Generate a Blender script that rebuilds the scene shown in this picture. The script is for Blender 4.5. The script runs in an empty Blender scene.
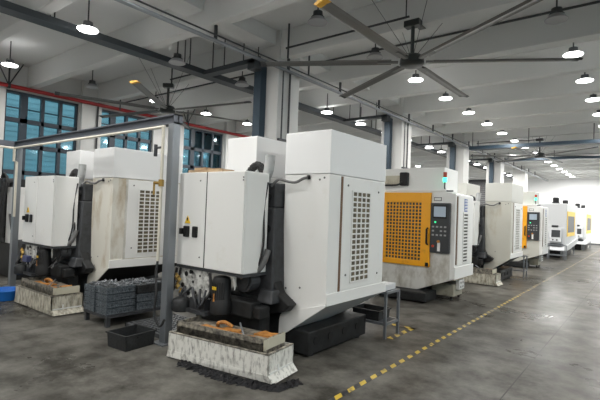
import bpy, bmesh, math, random
from mathutils import Vector, Matrix
random.seed(7)
SC = bpy.context.scene
COL = SC.collection
PI = math.pi

# ------------------------------------------------------------------ camera
yaw, pit, roll = [math.radians(a) for a in (38.18, 1.35, 2.14)]
c, s = math.cos, math.sin
fw = Vector((-s(yaw)*c(pit), c(yaw)*c(pit), s(pit)))
r0 = Vector((c(yaw), s(yaw), 0)); u0 = r0.cross(fw)
R = c(roll)*r0 + s(roll)*u0
U = -s(roll)*r0 + c(roll)*u0
cam = bpy.data.cameras.new('camera'); cam.sensor_width = 36; cam.lens = 442.7/600*36
cam.clip_start = .05; cam.clip_end = 300
co = bpy.data.objects.new('camera', cam); COL.objects.link(co)
m = Matrix((R, U, -fw)).transposed().to_4x4(); m.translation = (0, 0, 1.6)
co.matrix_world = m
SC.camera = co

# ------------------------------------------------------------------ materials
MATS = {}
def mat(name, col, rough=.5, metal=0, noise=None, spec=.5, bump=0, coat=0):
    """noise = (scale, amount, second colour[, stretch])"""
    if name in MATS: return MATS[name]
    mt = bpy.data.materials.new(name); mt.use_nodes = True
    nt = mt.node_tree; b = nt.nodes['Principled BSDF']
    b.inputs['Base Color'].default_value = (*col, 1)
    b.inputs['Roughness'].default_value = rough
    b.inputs['Metallic'].default_value = metal
    b.inputs['Specular IOR Level'].default_value = spec
    if coat: b.inputs['Coat Weight'].default_value = coat
    if noise:
        tc = nt.nodes.new('ShaderNodeTexCoord'); mp = nt.nodes.new('ShaderNodeMapping')
        nt.links.new(tc.outputs['Object'], mp.inputs['Vector'])
        if len(noise) > 3: mp.inputs['Scale'].default_value = noise[3]
        n = nt.nodes.new('ShaderNodeTexNoise'); n.inputs['Scale'].default_value = noise[0]
        n.inputs['Detail'].default_value = 6; n.inputs['Roughness'].default_value = .65
        nt.links.new(mp.outputs['Vector'], n.inputs['Vector'])
        rp = nt.nodes.new('ShaderNodeValToRGB')
        a = noise[1]
        rp.color_ramp.elements[0].position = max(0, a-.14); rp.color_ramp.elements[0].color = (*noise[2], 1)
        rp.color_ramp.elements[1].position = a+.1; rp.color_ramp.elements[1].color = (*col, 1)
        nt.links.new(n.outputs['Fac'], rp.inputs['Fac'])
        nt.links.new(rp.outputs['Color'], b.inputs['Base Color'])
        if bump:
            bp = nt.nodes.new('ShaderNodeBump'); bp.inputs['Strength'].default_value = bump
            bp.inputs['Distance'].default_value = .02
            nt.links.new(n.outputs['Fac'], bp.inputs['Height']); nt.links.new(bp.outputs['Normal'], b.inputs['Normal'])
    MATS[name] = mt
    return mt
def emit(name, col, strength):
    if name in MATS: return MATS[name]
    mt = bpy.data.materials.new(name); mt.use_nodes = True
    b = mt.node_tree.nodes['Principled BSDF']
    b.inputs['Base Color'].default_value = (*col, 1)
    b.inputs['Emission Color'].default_value = (*col, 1)
    b.inputs['Emission Strength'].default_value = strength
    try: mt.cycles.emission_sampling = 'NONE'
    except Exception: pass
    MATS[name] = mt
    return mt

WHITE = mat('white_paint', (.82, .82, .80), .42, noise=(2.2, .28, (.70, .68, .61)))
WHITE2 = mat('hood_white_paint', (.84, .845, .845), .45)
STAIN = mat('stained_white_paint', (.66, .65, .61), .45, noise=(5, .45, (.36, .33, .27), (1, 1, .5)))
SPLASH = mat('oil_splashed_white_paint', (.70, .70, .67), .45, noise=(11, .47, (.03, .028, .024)))
TANKW = mat('dirty_white_paint', (.76, .75, .70), .55, noise=(24, .41, (.075, .065, .048), (1, 1, .4)), bump=.2)
CREAM = mat('old_cream_paint', (.56, .53, .42), .5, noise=(5, .40, (.30, .24, .15), (1, 1, .4)))
SLUDGE = mat('oily_grey_metal', (.34, .31, .25), .45, noise=(16, .53, (.06, .055, .05)), bump=.3)
IRON = mat('dark_cast_iron', (.019, .020, .021), .5, noise=(9, .47, (.008, .008, .008)), spec=.35)
IRON2 = mat('grey_cast_iron', (.042, .045, .050), .5, noise=(7, .45, (.016, .016, .017)))
BLACK = mat('black_plastic', (.011, .011, .0115), .5, spec=.35)
RUBBER = mat('black_rubber', (.02, .02, .021), .55)
CLOTH = mat('black_oily_cloth', (.018, .018, .022), .6, noise=(30, .5, (.008, .008, .01)), bump=.5)
ORANGE = mat('rust_orange', (.50, .22, .05), .6, noise=(20, .45, (.24, .09, .02)))
YELLOW = mat('yellow_paint', (.90, .40, .012), .38, noise=(3, .33, (.50, .22, .02)))
BRIGHTY = mat('bright_yellow_paint', (.95, .62, .01), .4)
STEEL = mat('galvanised_steel', (.27, .29, .31), .36, .6, noise=(5, .42, (.26, .28, .31), (1, 1, .3)))
BEAMG = mat('grey_painted_steel', (.13, .14, .165), .45, .2)
PIPEW = mat('cream_pipe', (.70, .66, .56), .45)
BRASS = mat('brass', (.42, .27, .08), .4, .8)
TRAYB = mat('blue_grey_tray', (.035, .058, .082), .4, .3)
TRAYD = mat('dark_tray', (.06, .068, .075), .45, .3)
CEIL = mat('ceiling_paint', (.72, .72, .71), .8)
WALLP = mat('wall_paint', (.62, .615, .60), .8)
FARW = mat('far_wall_paint', (.92, .925, .93), .7)
SHUT = mat('grey_shutter', (.12, .12, .125), .6)
RED = mat('red_pipe_paint', (.40, .028, .03), .4)
FRAME = mat('window_frame_paint', (.045, .058, .075), .45)
BLADE = mat('brushed_aluminium_blade', (.13, .13, .125), .42, .2)
FANB = mat('black_fan_paint', (.018, .022, .022), .4)
TIPO = mat('orange_tip', (.80, .42, .02), .5)
LAMPB = mat('lamp_housing', (.05, .052, .055), .45, .3)
LENSOFF = mat('unlit_lens', (.30, .30, .31), .35)
LENSON = emit('lit_lens', (1, 1, .98), 9)
SCREEN = emit('lit_screen', (.30, .36, .42), .2)
GREEN = emit('green_lamp', (.05, .9, .55), 2.2)
GREENB = emit('green_button', (.05, .75, .30), .8)
REDL = mat('red_lamp', (.45, .06, .03), .3)
REDB = mat('red_button', (.62, .06, .02), .35)
PANEL = mat('panel_black', (.035, .038, .042), .4)
KEY = mat('key_grey', (.33, .34, .34), .5)
BLUEB = mat('blue_basin_plastic', (.015, .16, .55), .35)
BLUEM = mat('blue_lettering', (.06, .13, .42), .5)
CRATE = mat('blue_grey_crate', (.15, .175, .195), .45, noise=(45, .50, (.035, .042, .05)))
CRATED = mat('black_crate', (.028, .03, .032), .5, noise=(45, .45, (.014, .014, .014)))
CHIP = mat('machined_steel', (.16, .17, .18), .38, .6)
PAPER = mat('white_label', (.78, .78, .76), .6)
WARN = mat('warning_yellow', (.85, .55, .02), .5)
WOOD = mat('bare_cardboard', (.50, .36, .22), .7, noise=(8, .45, (.33, .22, .13)))
RUSTG = mat('rusty_gap', (.16, .09, .05), .7)
HOLE = mat('vent_filter', (.075, .062, .04), .6, noise=(14, .5, (.20, .165, .10)))
GREYC = mat('grey_sheet', (.60, .61, .62), .5)
NEWW = mat('new_white_paint', (.66, .67, .68), .4)
HOLED = mat('dark_interior', (.035, .032, .024), .5, noise=(22, .42, (.16, .16, .14)))
RUSTW = mat('rust_streaked_cream_paint', (.70, .68, .61), .45, noise=(3.2, .40, (.38, .28, .15), (1, 1, .35)))
SHADEW = mat('shaded_rusty_beige_paint', (.56, .55, .49), .45, noise=(2.5, .36, (.36, .28, .16), (1, 1, .4)))  # rust-stained beige, darkened to stand in for weaker light on the fronts
SHADEH = mat('shaded_beige_hood_paint', (.60, .60, .56), .45)  # hood tone lowered in colour for the same shade
TANKC = mat('stained_cream_paint', (.58, .55, .46), .55, noise=(20, .47, (.16, .135, .09), (1, 1, .35)), bump=.2)
PIPEB = mat('dark_mesh_steel', (.11, .115, .12), .45, .3)
DUCT = mat('grey_white_duct', (.46, .47, .47), .5, noise=(8, .4, (.22, .22, .22)))
HOSE = mat('grey_hose', (.14, .14, .14), .5)
TANKB = mat('beige_tank_paint', (.42, .40, .32), .5, noise=(7, .42, (.2, .18, .13)))

def tape_mat():
    mt = bpy.data.materials.new('hazard_tape'); mt.use_nodes = True
    nt = mt.node_tree; b = nt.nodes['Principled BSDF']; b.inputs['Roughness'].default_value = .4
    tc = nt.nodes.new('ShaderNodeTexCoord'); sp = nt.nodes.new('ShaderNodeSeparateXYZ')
    nt.links.new(tc.outputs['Object'], sp.inputs[0])
    ad = nt.nodes.new('ShaderNodeMath'); ad.operation = 'MULTIPLY_ADD'
    ad.inputs[1].default_value = 1.0
    nt.links.new(sp.outputs['X'], ad.inputs[0]); nt.links.new(sp.outputs['Y'], ad.inputs[2])
    ml = nt.nodes.new('ShaderNodeMath'); ml.operation = 'MULTIPLY'; ml.inputs[1].default_value = 1/.21
    nt.links.new(ad.outputs[0], ml.inputs[0])
    fr = nt.nodes.new('ShaderNodeMath'); fr.operation = 'FRACT'; nt.links.new(ml.outputs[0], fr.inputs[0])
    gt = nt.nodes.new('ShaderNodeMath'); gt.operation = 'GREATER_THAN'; gt.inputs[1].default_value = .5
    nt.links.new(fr.outputs[0], gt.inputs[0])
    n = nt.nodes.new('ShaderNodeTexNoise'); n.inputs['Scale'].default_value = 9; n.inputs['Detail'].default_value = 5
    nt.links.new(tc.outputs['Object'], n.inputs['Vector'])
    # worn more the further it lies along the aisle
    mr = nt.nodes.new('ShaderNodeMapRange'); mr.inputs[1].default_value = 5; mr.inputs[2].default_value = 12
    mr.inputs[3].default_value = -.12; mr.inputs[4].default_value = .03
    nt.links.new(sp.outputs['Y'], mr.inputs[0])
    sm = nt.nodes.new('ShaderNodeMath'); sm.operation = 'ADD'
    nt.links.new(n.outputs['Fac'], sm.inputs[0]); nt.links.new(mr.outputs[0], sm.inputs[1])
    wr = nt.nodes.new('ShaderNodeValToRGB'); wr.color_ramp.elements[0].position = .42; wr.color_ramp.elements[1].position = .56
    nt.links.new(sm.outputs[0], wr.inputs['Fac'])
    m1 = nt.nodes.new('ShaderNodeMix'); m1.data_type = 'RGBA'
    m1.inputs['A'].default_value = (.018, .018, .02, 1); m1.inputs['B'].default_value = (.52, .37, .04, 1)
    nt.links.new(gt.outputs[0], m1.inputs['Factor'])
    m2 = nt.nodes.new('ShaderNodeMix'); m2.data_type = 'RGBA'
    m2.inputs['B'].default_value = (.085, .08, .07, 1)
    nt.links.new(wr.outputs['Color'], m2.inputs['Factor']); nt.links.new(m1.outputs['Result'], m2.inputs['A'])
    nt.links.new(m2.outputs['Result'], b.inputs['Base Color'])
    return mt
TAPE = tape_mat()

def floor_mat():
    mt = bpy.data.materials.new('polished_concrete'); mt.use_nodes = True
    nt = mt.node_tree; b = nt.nodes['Principled BSDF']
    tc = nt.nodes.new('ShaderNodeTexCoord')
    n1 = nt.nodes.new('ShaderNodeTexNoise'); n1.inputs['Scale'].default_value = .55; n1.inputs['Detail'].default_value = 7; n1.inputs['Roughness'].default_value = .62
    n2 = nt.nodes.new('ShaderNodeTexNoise'); n2.inputs['Scale'].default_value = 2.6; n2.inputs['Detail'].default_value = 8; n2.inputs['Roughness'].default_value = .7
    n3 = nt.nodes.new('ShaderNodeTexNoise'); n3.inputs['Scale'].default_value = 40; n3.inputs['Detail'].default_value = 3
    for n in (n1, n2, n3): nt.links.new(tc.outputs['Object'], n.inputs['Vector'])
    a = nt.nodes.new('ShaderNodeMath'); a.operation = 'MULTIPLY_ADD'; a.inputs[1].default_value = .62
    nt.links.new(n2.outputs['Fac'], a.inputs[0])
    h = nt.nodes.new('ShaderNodeMath'); h.operation = 'MULTIPLY'; h.inputs[1].default_value = .38
    nt.links.new(n1.outputs['Fac'], h.inputs[0]); nt.links.new(h.outputs[0], a.inputs[2])
    rp = nt.nodes.new('ShaderNodeValToRGB')
    e = rp.color_ramp.elements
    e[0].position = .41; e[0].color = (.040, .0375, .032, 1)
    e[1].position = .60; e[1].color = (.145, .139, .124, 1)
    nt.links.new(a.outputs[0], rp.inputs['Fac'])
    # expansion joints every 6 m
    sp = nt.nodes.new('ShaderNodeSeparateXYZ'); nt.links.new(tc.outputs['Object'], sp.inputs[0])
    def joint(axis, off, per):
        ad = nt.nodes.new('ShaderNodeMath'); ad.operation = 'ADD'; ad.inputs[1].default_value = off
        nt.links.new(sp.outputs[axis], ad.inputs[0])
        md = nt.nodes.new('ShaderNodeMath'); md.operation = 'PINGPONG'; md.inputs[1].default_value = per/2
        nt.links.new(ad.outputs[0], md.inputs[0])
        lt = nt.nodes.new('ShaderNodeMath'); lt.operation = 'LESS_THAN'; lt.inputs[1].default_value = .006
        nt.links.new(md.outputs[0], lt.inputs[0]); return lt
    j1 = joint('Y', -5.95, 5.35); j2 = joint('X', 6.0, 5.0)
    mx = nt.nodes.new('ShaderNodeMath'); mx.operation = 'MAXIMUM'
    nt.links.new(j1.outputs[0], mx.inputs[0]); nt.links.new(j2.outputs[0], mx.inputs[1])
    mj = nt.nodes.new('ShaderNodeMix'); mj.data_type = 'RGBA'; mj.inputs['B'].default_value = (.045, .043, .04, 1)
    nt.links.new(mx.outputs[0], mj.inputs['Factor']); nt.links.new(rp.outputs['Color'], mj.inputs['A'])
    nt.links.new(mj.outputs['Result'], b.inputs['Base Color'])
    rr = nt.nodes.new('ShaderNodeMapRange'); rr.inputs[1].default_value = .35; rr.inputs[2].default_value = .65
    rr.inputs[3].default_value = .24; rr.inputs[4].default_value = .42
    nt.links.new(n1.outputs['Fac'], rr.inputs[0]); nt.links.new(rr.outputs[0], b.inputs['Roughness'])
    bp = nt.nodes.new('ShaderNodeBump'); bp.inputs['Strength'].default_value = .06; bp.inputs['Distance'].default_value = .01
    nt.links.new(n2.outputs['Fac'], bp.inputs['Height']); nt.links.new(bp.outputs['Normal'], b.inputs['Normal'])
    b.inputs['Specular IOR Level'].default_value = .1; b.inputs['IOR'].default_value = 1.3
    return mt
FLOOR = floor_mat()

def glass_mat():
    mt = bpy.data.materials.new('tinted_window_glass'); mt.use_nodes = True
    nt = mt.node_tree; nt.nodes.remove(nt.nodes['Principled BSDF'])
    out = nt.nodes['Material Output']
    tr = nt.nodes.new('ShaderNodeBsdfTransparent'); gl = nt.nodes.new('ShaderNodeBsdfGlossy'); gl.inputs['Roughness'].default_value = .06
    gl.inputs['Color'].default_value = (.8, .95, 1, 1)
    tr.inputs['Color'].default_value = (.60, .80, .86, 1)
    fr = nt.nodes.new('ShaderNodeFresnel'); fr.inputs['IOR'].default_value = 1.6
    mx = nt.nodes.new('ShaderNodeMixShader')
    nt.links.new(fr.outputs[0], mx.inputs[0]); nt.links.new(tr.outputs[0], mx.inputs[1]); nt.links.new(gl.outputs[0], mx.inputs[2])
    nt.links.new(mx.outputs[0], out.inputs['Surface'])
    return mt
GLASS = glass_mat()

# ------------------------------------------------------------------ mesh builder
class MB:
    def __init__(self): self.bm = bmesh.new()
    def box(self, x0, x1, y0, y1, z0, z1, rot=None):
        v = [self.bm.verts.new(p) for p in ((x0,y0,z0),(x1,y0,z0),(x1,y1,z0),(x0,y1,z0),(x0,y0,z1),(x1,y0,z1),(x1,y1,z1),(x0,y1,z1))]
        for f in ((0,3,2,1),(4,5,6,7),(0,1,5,4),(1,2,6,5),(2,3,7,6),(3,0,4,7)): self.bm.faces.new([v[i] for i in f])
        return self
    def hexa(self, lo, hi):                       # two quads (bottom, top), each four points
        v = [self.bm.verts.new(p) for p in (*lo, *hi)]
        for f in ((0,3,2,1),(4,5,6,7),(0,1,5,4),(1,2,6,5),(2,3,7,6),(3,0,4,7)): self.bm.faces.new([v[i] for i in f])
        return self
    def prism(self, poly, axis, a, b):            # poly 2D in the other two axes, extruded along axis from a to b
        def P(p, t): return {'X': (t, p[0], p[1]), 'Y': (p[0], t, p[1]), 'Z': (p[0], p[1], t)}[axis]
        A = [self.bm.verts.new(P(p, a)) for p in poly]; B = [self.bm.verts.new(P(p, b)) for p in poly]
        n = len(poly)
        self.bm.faces.new(A[::-1]); self.bm.faces.new(B)
        for i in range(n): self.bm.faces.new((A[i], A[(i+1) % n], B[(i+1) % n], B[i]))
        return self
    def cyl(self, p0, p1, r, r2=None, n=16, cap=True):
        p0, p1 = Vector(p0), Vector(p1); d = (p1-p0).normalized()
        a = d.orthogonal().normalized(); b = d.cross(a); r2 = r if r2 is None else r2
        A = [self.bm.verts.new(p0+(a*c(2*PI*i/n)+b*s(2*PI*i/n))*r) for i in range(n)]
        B = [self.bm.verts.new(p1+(a*c(2*PI*i/n)+b*s(2*PI*i/n))*r2) for i in range(n)]
        for i in range(n): self.bm.faces.new((A[i], A[(i+1) % n], B[(i+1) % n], B[i]))
        if cap: self.bm.faces.new(A[::-1]); self.bm.faces.new(B)
        return self
    def tube(self, pts, r, n=8, smooth=4):
        pts = [Vector(p) for p in pts]
        if smooth and len(pts) > 2:               # Catmull-Rom
            q = [pts[0]] + pts + [pts[-1]]; out = []
            for i in range(1, len(q)-2):
                for k in range(smooth):
                    t = k/smooth
                    out.append(.5*((2*q[i])+(q[i+1]-q[i-1])*t+(2*q[i-1]-5*q[i]+4*q[i+1]-q[i+2])*t*t+(3*q[i]-q[i-1]-3*q[i+1]+q[i+2])*t**3))
            out.append(pts[-1]); pts = out
        prev = None; a = None
        for i, p in enumerate(pts):
            d = (pts[min(i+1, len(pts)-1)]-pts[max(i-1, 0)]).normalized()
            a = d.orthogonal().normalized() if a is None else (a-d*a.dot(d)).normalized()
            b = d.cross(a)
            ring = [self.bm.verts.new(p+(a*c(2*PI*k/n)+b*s(2*PI*k/n))*r) for k in range(n)]
            if prev:
                for k in range(n): self.bm.faces.new((prev[k], prev[(k+1) % n], ring[(k+1) % n], ring[k]))
            else: self.bm.faces.new(ring[::-1])
            prev = ring
        self.bm.faces.new(prev)
        return self
    def lathe(self, prof, cx, cy, n=24, z0=0):    # prof = [(r, z)]
        prev = None
        for r, z in prof:
            ring = [self.bm.verts.new((cx+r*c(2*PI*k/n), cy+r*s(2*PI*k/n), z0+z)) for k in range(n)]
            if prev:
                for k in range(n): self.bm.faces.new((prev[k], prev[(k+1) % n], ring[(k+1) % n], ring[k]))
            else: self.bm.faces.new(ring[::-1])
            prev = ring
        self.bm.faces.new(prev)
        return self
    def turn(self, ang, cx, cy):                  # turn everything so far about a vertical axis
        bmesh.ops.rotate(self.bm, verts=self.bm.verts[:], cent=(cx, cy, 0), matrix=Matrix.Rotation(ang, 3, 'Z'))
        return self
    def build(self, name, material, parent=None, org=(0, 0, 0), bevel=0, smooth=False, kind=None, label=None):
        bm = self.bm
        if parent is not None:
            o = parent
            org = Vector((0, 0, 0))
            while o is not None: org = org + o.location; o = o.parent
        bmesh.ops.translate(bm, verts=bm.verts[:], vec=-Vector(org))
        bmesh.ops.recalc_face_normals(bm, faces=bm.faces[:])
        me = bpy.data.meshes.new(name); bm.to_mesh(me); bm.free()
        me.materials.append(material)
        if smooth:
            for p in me.polygons: p.use_smooth = True
            try: me.set_sharp_from_angle(angle=math.radians(40))
            except Exception: pass
        ob = bpy.data.objects.new(name, me); COL.objects.link(ob)
        if parent is not None: ob.parent = parent
        else: ob.location = org
        if bevel:
            md = ob.modifiers.new('bevel', 'BEVEL'); md.width = bevel; md.segments = 2; md.limit_method = 'ANGLE'
        if kind: ob['kind'] = kind
        if label: ob['label'] = label
        return ob
def box(*a): return MB().box(*a)

def thing(name, label, cat, loc, group=None):
    o = bpy.data.objects.new(name, None); COL.objects.link(o); o.location = loc
    o.empty_display_size = .1
    return tag(o, label, cat, group)
def tag(o, label, cat, group=None):
    o['label'] = label; o['category'] = cat
    if group: o['group'] = group
    return o
def copy_tree(o, parent=None):
    n = o.copy(); COL.objects.link(n)
    if parent is not None: n.parent = parent
    for ch in [x for x in bpy.data.objects if x.parent == o]: copy_tree(ch, n)
    return n
def clone(o, d, label, rot=None):
    n = copy_tree(o); n.location = o.location + Vector(d); n['label'] = label
    if rot is not None: n.rotation_euler.z = rot
    return n
def struct(mb, name, m, **k): return mb.build(name, m, kind='structure', **k)

# ------------------------------------------------------------------ the building
XL, XR, YB, YF, ZC = -12.5, 6.5, -9.0, 36.0, 5.0
struct(box(XL-.3, XR+.3, YB-.3, YF+.3, -.2, 0), 'floor', FLOOR)
struct(box(XL-.3, XR+.3, YB-.3, YF+.3, ZC, ZC+.2), 'ceiling', CEIL)
struct(box(XL, XR, YF, YF+.25, 0, ZC), 'wall_far', FARW)
struct(box(XL, XR, YB-.25, YB, 0, ZC), 'wall_near', WALLP)
struct(box(XL, XR, YF-.03, YF, 0, .12), 'baseboard_far', SHUT)
# beams across the hall
for k in range(-8, 17):
    y = 6.35 + 1.785*k
    if y < YB+.2 or y > YF-.2: continue
    struct(box(XL, XR, y-.10, y+.10, 4.47, ZC), 'ceiling_beam', CEIL, bevel=.015)
struct(box(-6.05, -5.6, YB, YF, 4.72, ZC), 'ceiling_girder', CEIL)
# left wall with windows: two per bay, piers between
wins = []
for k in range(-3, 6):
    y = 6.1 + 5.35*k
    for a, b in ((.3, 2.07), (3.25, 5.05)):
        if y+a > YB+.2 and y+b < YF-.2: wins.append((y+a, y+b))
WZ0, WZ1 = .95, 4.34
mb = MB()
mb.box(XL-.25, XL, YB, YF, 0, WZ0).box(XL-.25, XL, YB, YF, WZ1, ZC)
prev = YB
for a, b in wins:
    mb.box(XL-.25, XL, prev, a, WZ0, WZ1); prev = b
mb.box(XL-.25, XL, prev, YF, WZ0, WZ1)
struct(mb, 'wall_left', WALLP)
for k in range(-2, 6):
    y = 6.1 + 5.35*k
    struct(box(XL, XL+.12, y-.28, y+.28, 0, ZC), 'wall_pilaster', WALLP)
mb = MB()
mb.box(XR, XR+.25, YB, YF, 0, WZ0).box(XR, XR+.25, YB, YF, WZ1, ZC)
prev = YB
for a, b in wins:
    mb.box(XR, XR+.25, prev, a, WZ0, WZ1); prev = b
mb.box(XR, XR+.25, prev, YF, WZ0, WZ1)
struct(mb, 'wall_right', WALLP)
for i, (a, b) in enumerate(wins):  # unseen right-hand windows, added to supply light from that side
    root = bpy.data.objects.new('window_%d' % (i+41), None); COL.objects.link(root); root.location = (XR+.15, a, WZ0); root['kind'] = 'structure'
    f = MB()
    for k in range(5): f.box(XR+.12, XR+.2, a+(b-a)*k/4-.03, a+(b-a)*k/4+.03, WZ0, WZ1)
    for k in range(6): f.box(XR+.12, XR+.2, a, b, WZ0+(WZ1-WZ0)*k/5-.03, WZ0+(WZ1-WZ0)*k/5+.03)
    f.build('window_frame', FRAME, root)
    box(XR+.155, XR+.16, a, b, WZ0, WZ1).build('pane', GLASS, root)
rows = [WZ1, 3.62, 2.98, 2.30, 1.62, WZ0]
for i, (a, b) in enumerate(wins):
    xw = XL-.16
    root = bpy.data.objects.new('window_%d' % (i+1), None); COL.objects.link(root); root.location = (xw, (a+b)/2, WZ0)
    root['kind'] = 'structure'
    n = 4; w = (b-a)/n
    f = MB()
    f.box(xw-.03, xw+.09, a, b, WZ1-.06, WZ1).box(xw-.03, xw+.09, a, b, WZ0, WZ0+.06)
    for k in range(n+1):
        y = a+k*w; t = .05 if k in (0, n) else (.085 if k == 1 else .04)
        f.box(xw-.03, xw+.08, max(a, y-t), min(b, y+t), WZ0, WZ1)
    for z in rows[1:-1]: f.box(xw-.03, xw+.08, a, b, z-.055, z+.055)
    f.box(xw-.02, xw+.05, a, b, 3.92, 3.945)
    f.build('window_frame', FRAME, root)
    for k in range(n):
        for r in range(len(rows)-1):
            tilt = .07 if (r == 0 and k in (1, 2) and i % 2 == 0) else 0     # a few sashes stand ajar
            y0, y1, z1, z0 = a+k*w+.04, a+(k+1)*w-.04, rows[r]-.05, rows[r+1]+.05
            g = MB()
            g.hexa([(xw+.015+tilt, y0, z0), (xw+.02+tilt, y0, z0), (xw+.02+tilt, y1, z0), (xw+.015+tilt, y1, z0)],
                   [(xw+.015, y0, z1), (xw+.02, y0, z1), (xw+.02, y1, z1), (xw+.015, y1, z1)])
            g.build('pane', GLASS, root)
# columns
for k in range(-2, 5):
    y = 6.52 + 5.35*k
    struct(box(-6.15, -5.5, y-.32, y+.32, 0, ZC), 'column', WALLP, bevel=.015)
# grey roller door in the far wall
root = bpy.data.objects.new('door_1', None); COL.objects.link(root); root.location = (-10.9, YF-.05, 0); root['kind'] = 'structure'
mb = MB()
for k in range(30): mb.box(-12.1, -9.55, YF-.06, YF-.02, .15*k, .15*k+.14)
mb.build('shutter', SHUT, root)
mb = box(-12.2, -12.1, YF-.09, YF, 0, 4.6).box(-9.55, -9.45, YF-.09, YF, 0, 4.6).box(-12.2, -9.45, YF-.12, YF, 4.5, 4.75)
mb.build('door_frame', TRAYD, root)

# outside the windows: pale ribbed shed
mb = box(-19.2, -19, -10, 40, 0, 7)
for k in range(34): mb.box(-19, -18.975, -10, 40, .2*k, .2*k+.1)
tag(mb.build('building', mat('pale_blue_cladding', (.50, .58, .60), .5)), 'pale blue ribbed metal building seen through the left windows', 'building')
mb = box(-40, XL-.26, -40, 60, -.25, -.2)
struct(mb, 'ground', mat('yard_concrete', (.3, .3, .3), .8))

# ------------------------------------------------------------------ floor tape
mb = box(-2.112, -2.058, 2.2, 35.4, 0, .002)
tag(mb.build('floor_tape', TAPE), 'long yellow and black striped tape along the aisle floor', 'floor tape')
mb = MB().box(-2.62, -2.54, 5.25, 6.0, 0, .002).box(-2.9, -2.54, 5.9, 5.98, 0, .002)
tag(mb.build('floor_tape', TAPE), 'short yellow and black tape corner under the small steel rack', 'floor tape')

# ------------------------------------------------------------------ vent helper
def grille(root, face, a0, a1, z0, z1, at, nx, nz, bar, m, back, name='vent_grille'):
    """lattice in plane face ('X' or 'Y') at coordinate 'at'; outward is +X or -Y"""
    g = MB()
    o = .012
    for k in range(nx+1):
        p = a0+(a1-a0)*k/nx
        if face == 'X': g.box(at, at+o, p-bar/2, p+bar/2, z0-bar/2, z1+bar/2)
        else: g.box(p-bar/2, p+bar/2, at-o, at, z0-bar/2, z1+bar/2)
    for k in range(nz+1):
        z = z0+(z1-z0)*k/nz
        if face == 'X': g.box(at, at+o*.95, a0-bar/2, a1+bar/2, z-bar/2, z+bar/2)
        else: g.box(a0-bar/2, a1+bar/2, at-o*.95, at, z-bar/2, z+bar/2)
    gr = g.build(name, m, root)
    b = box(at+.001, at+.003, a0, a1, z0, z1) if face == 'X' else box(a0, a1, at-.003, at-.001, z0, z1)
    b.build('vent_backing', back, gr)
    return gr

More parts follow.
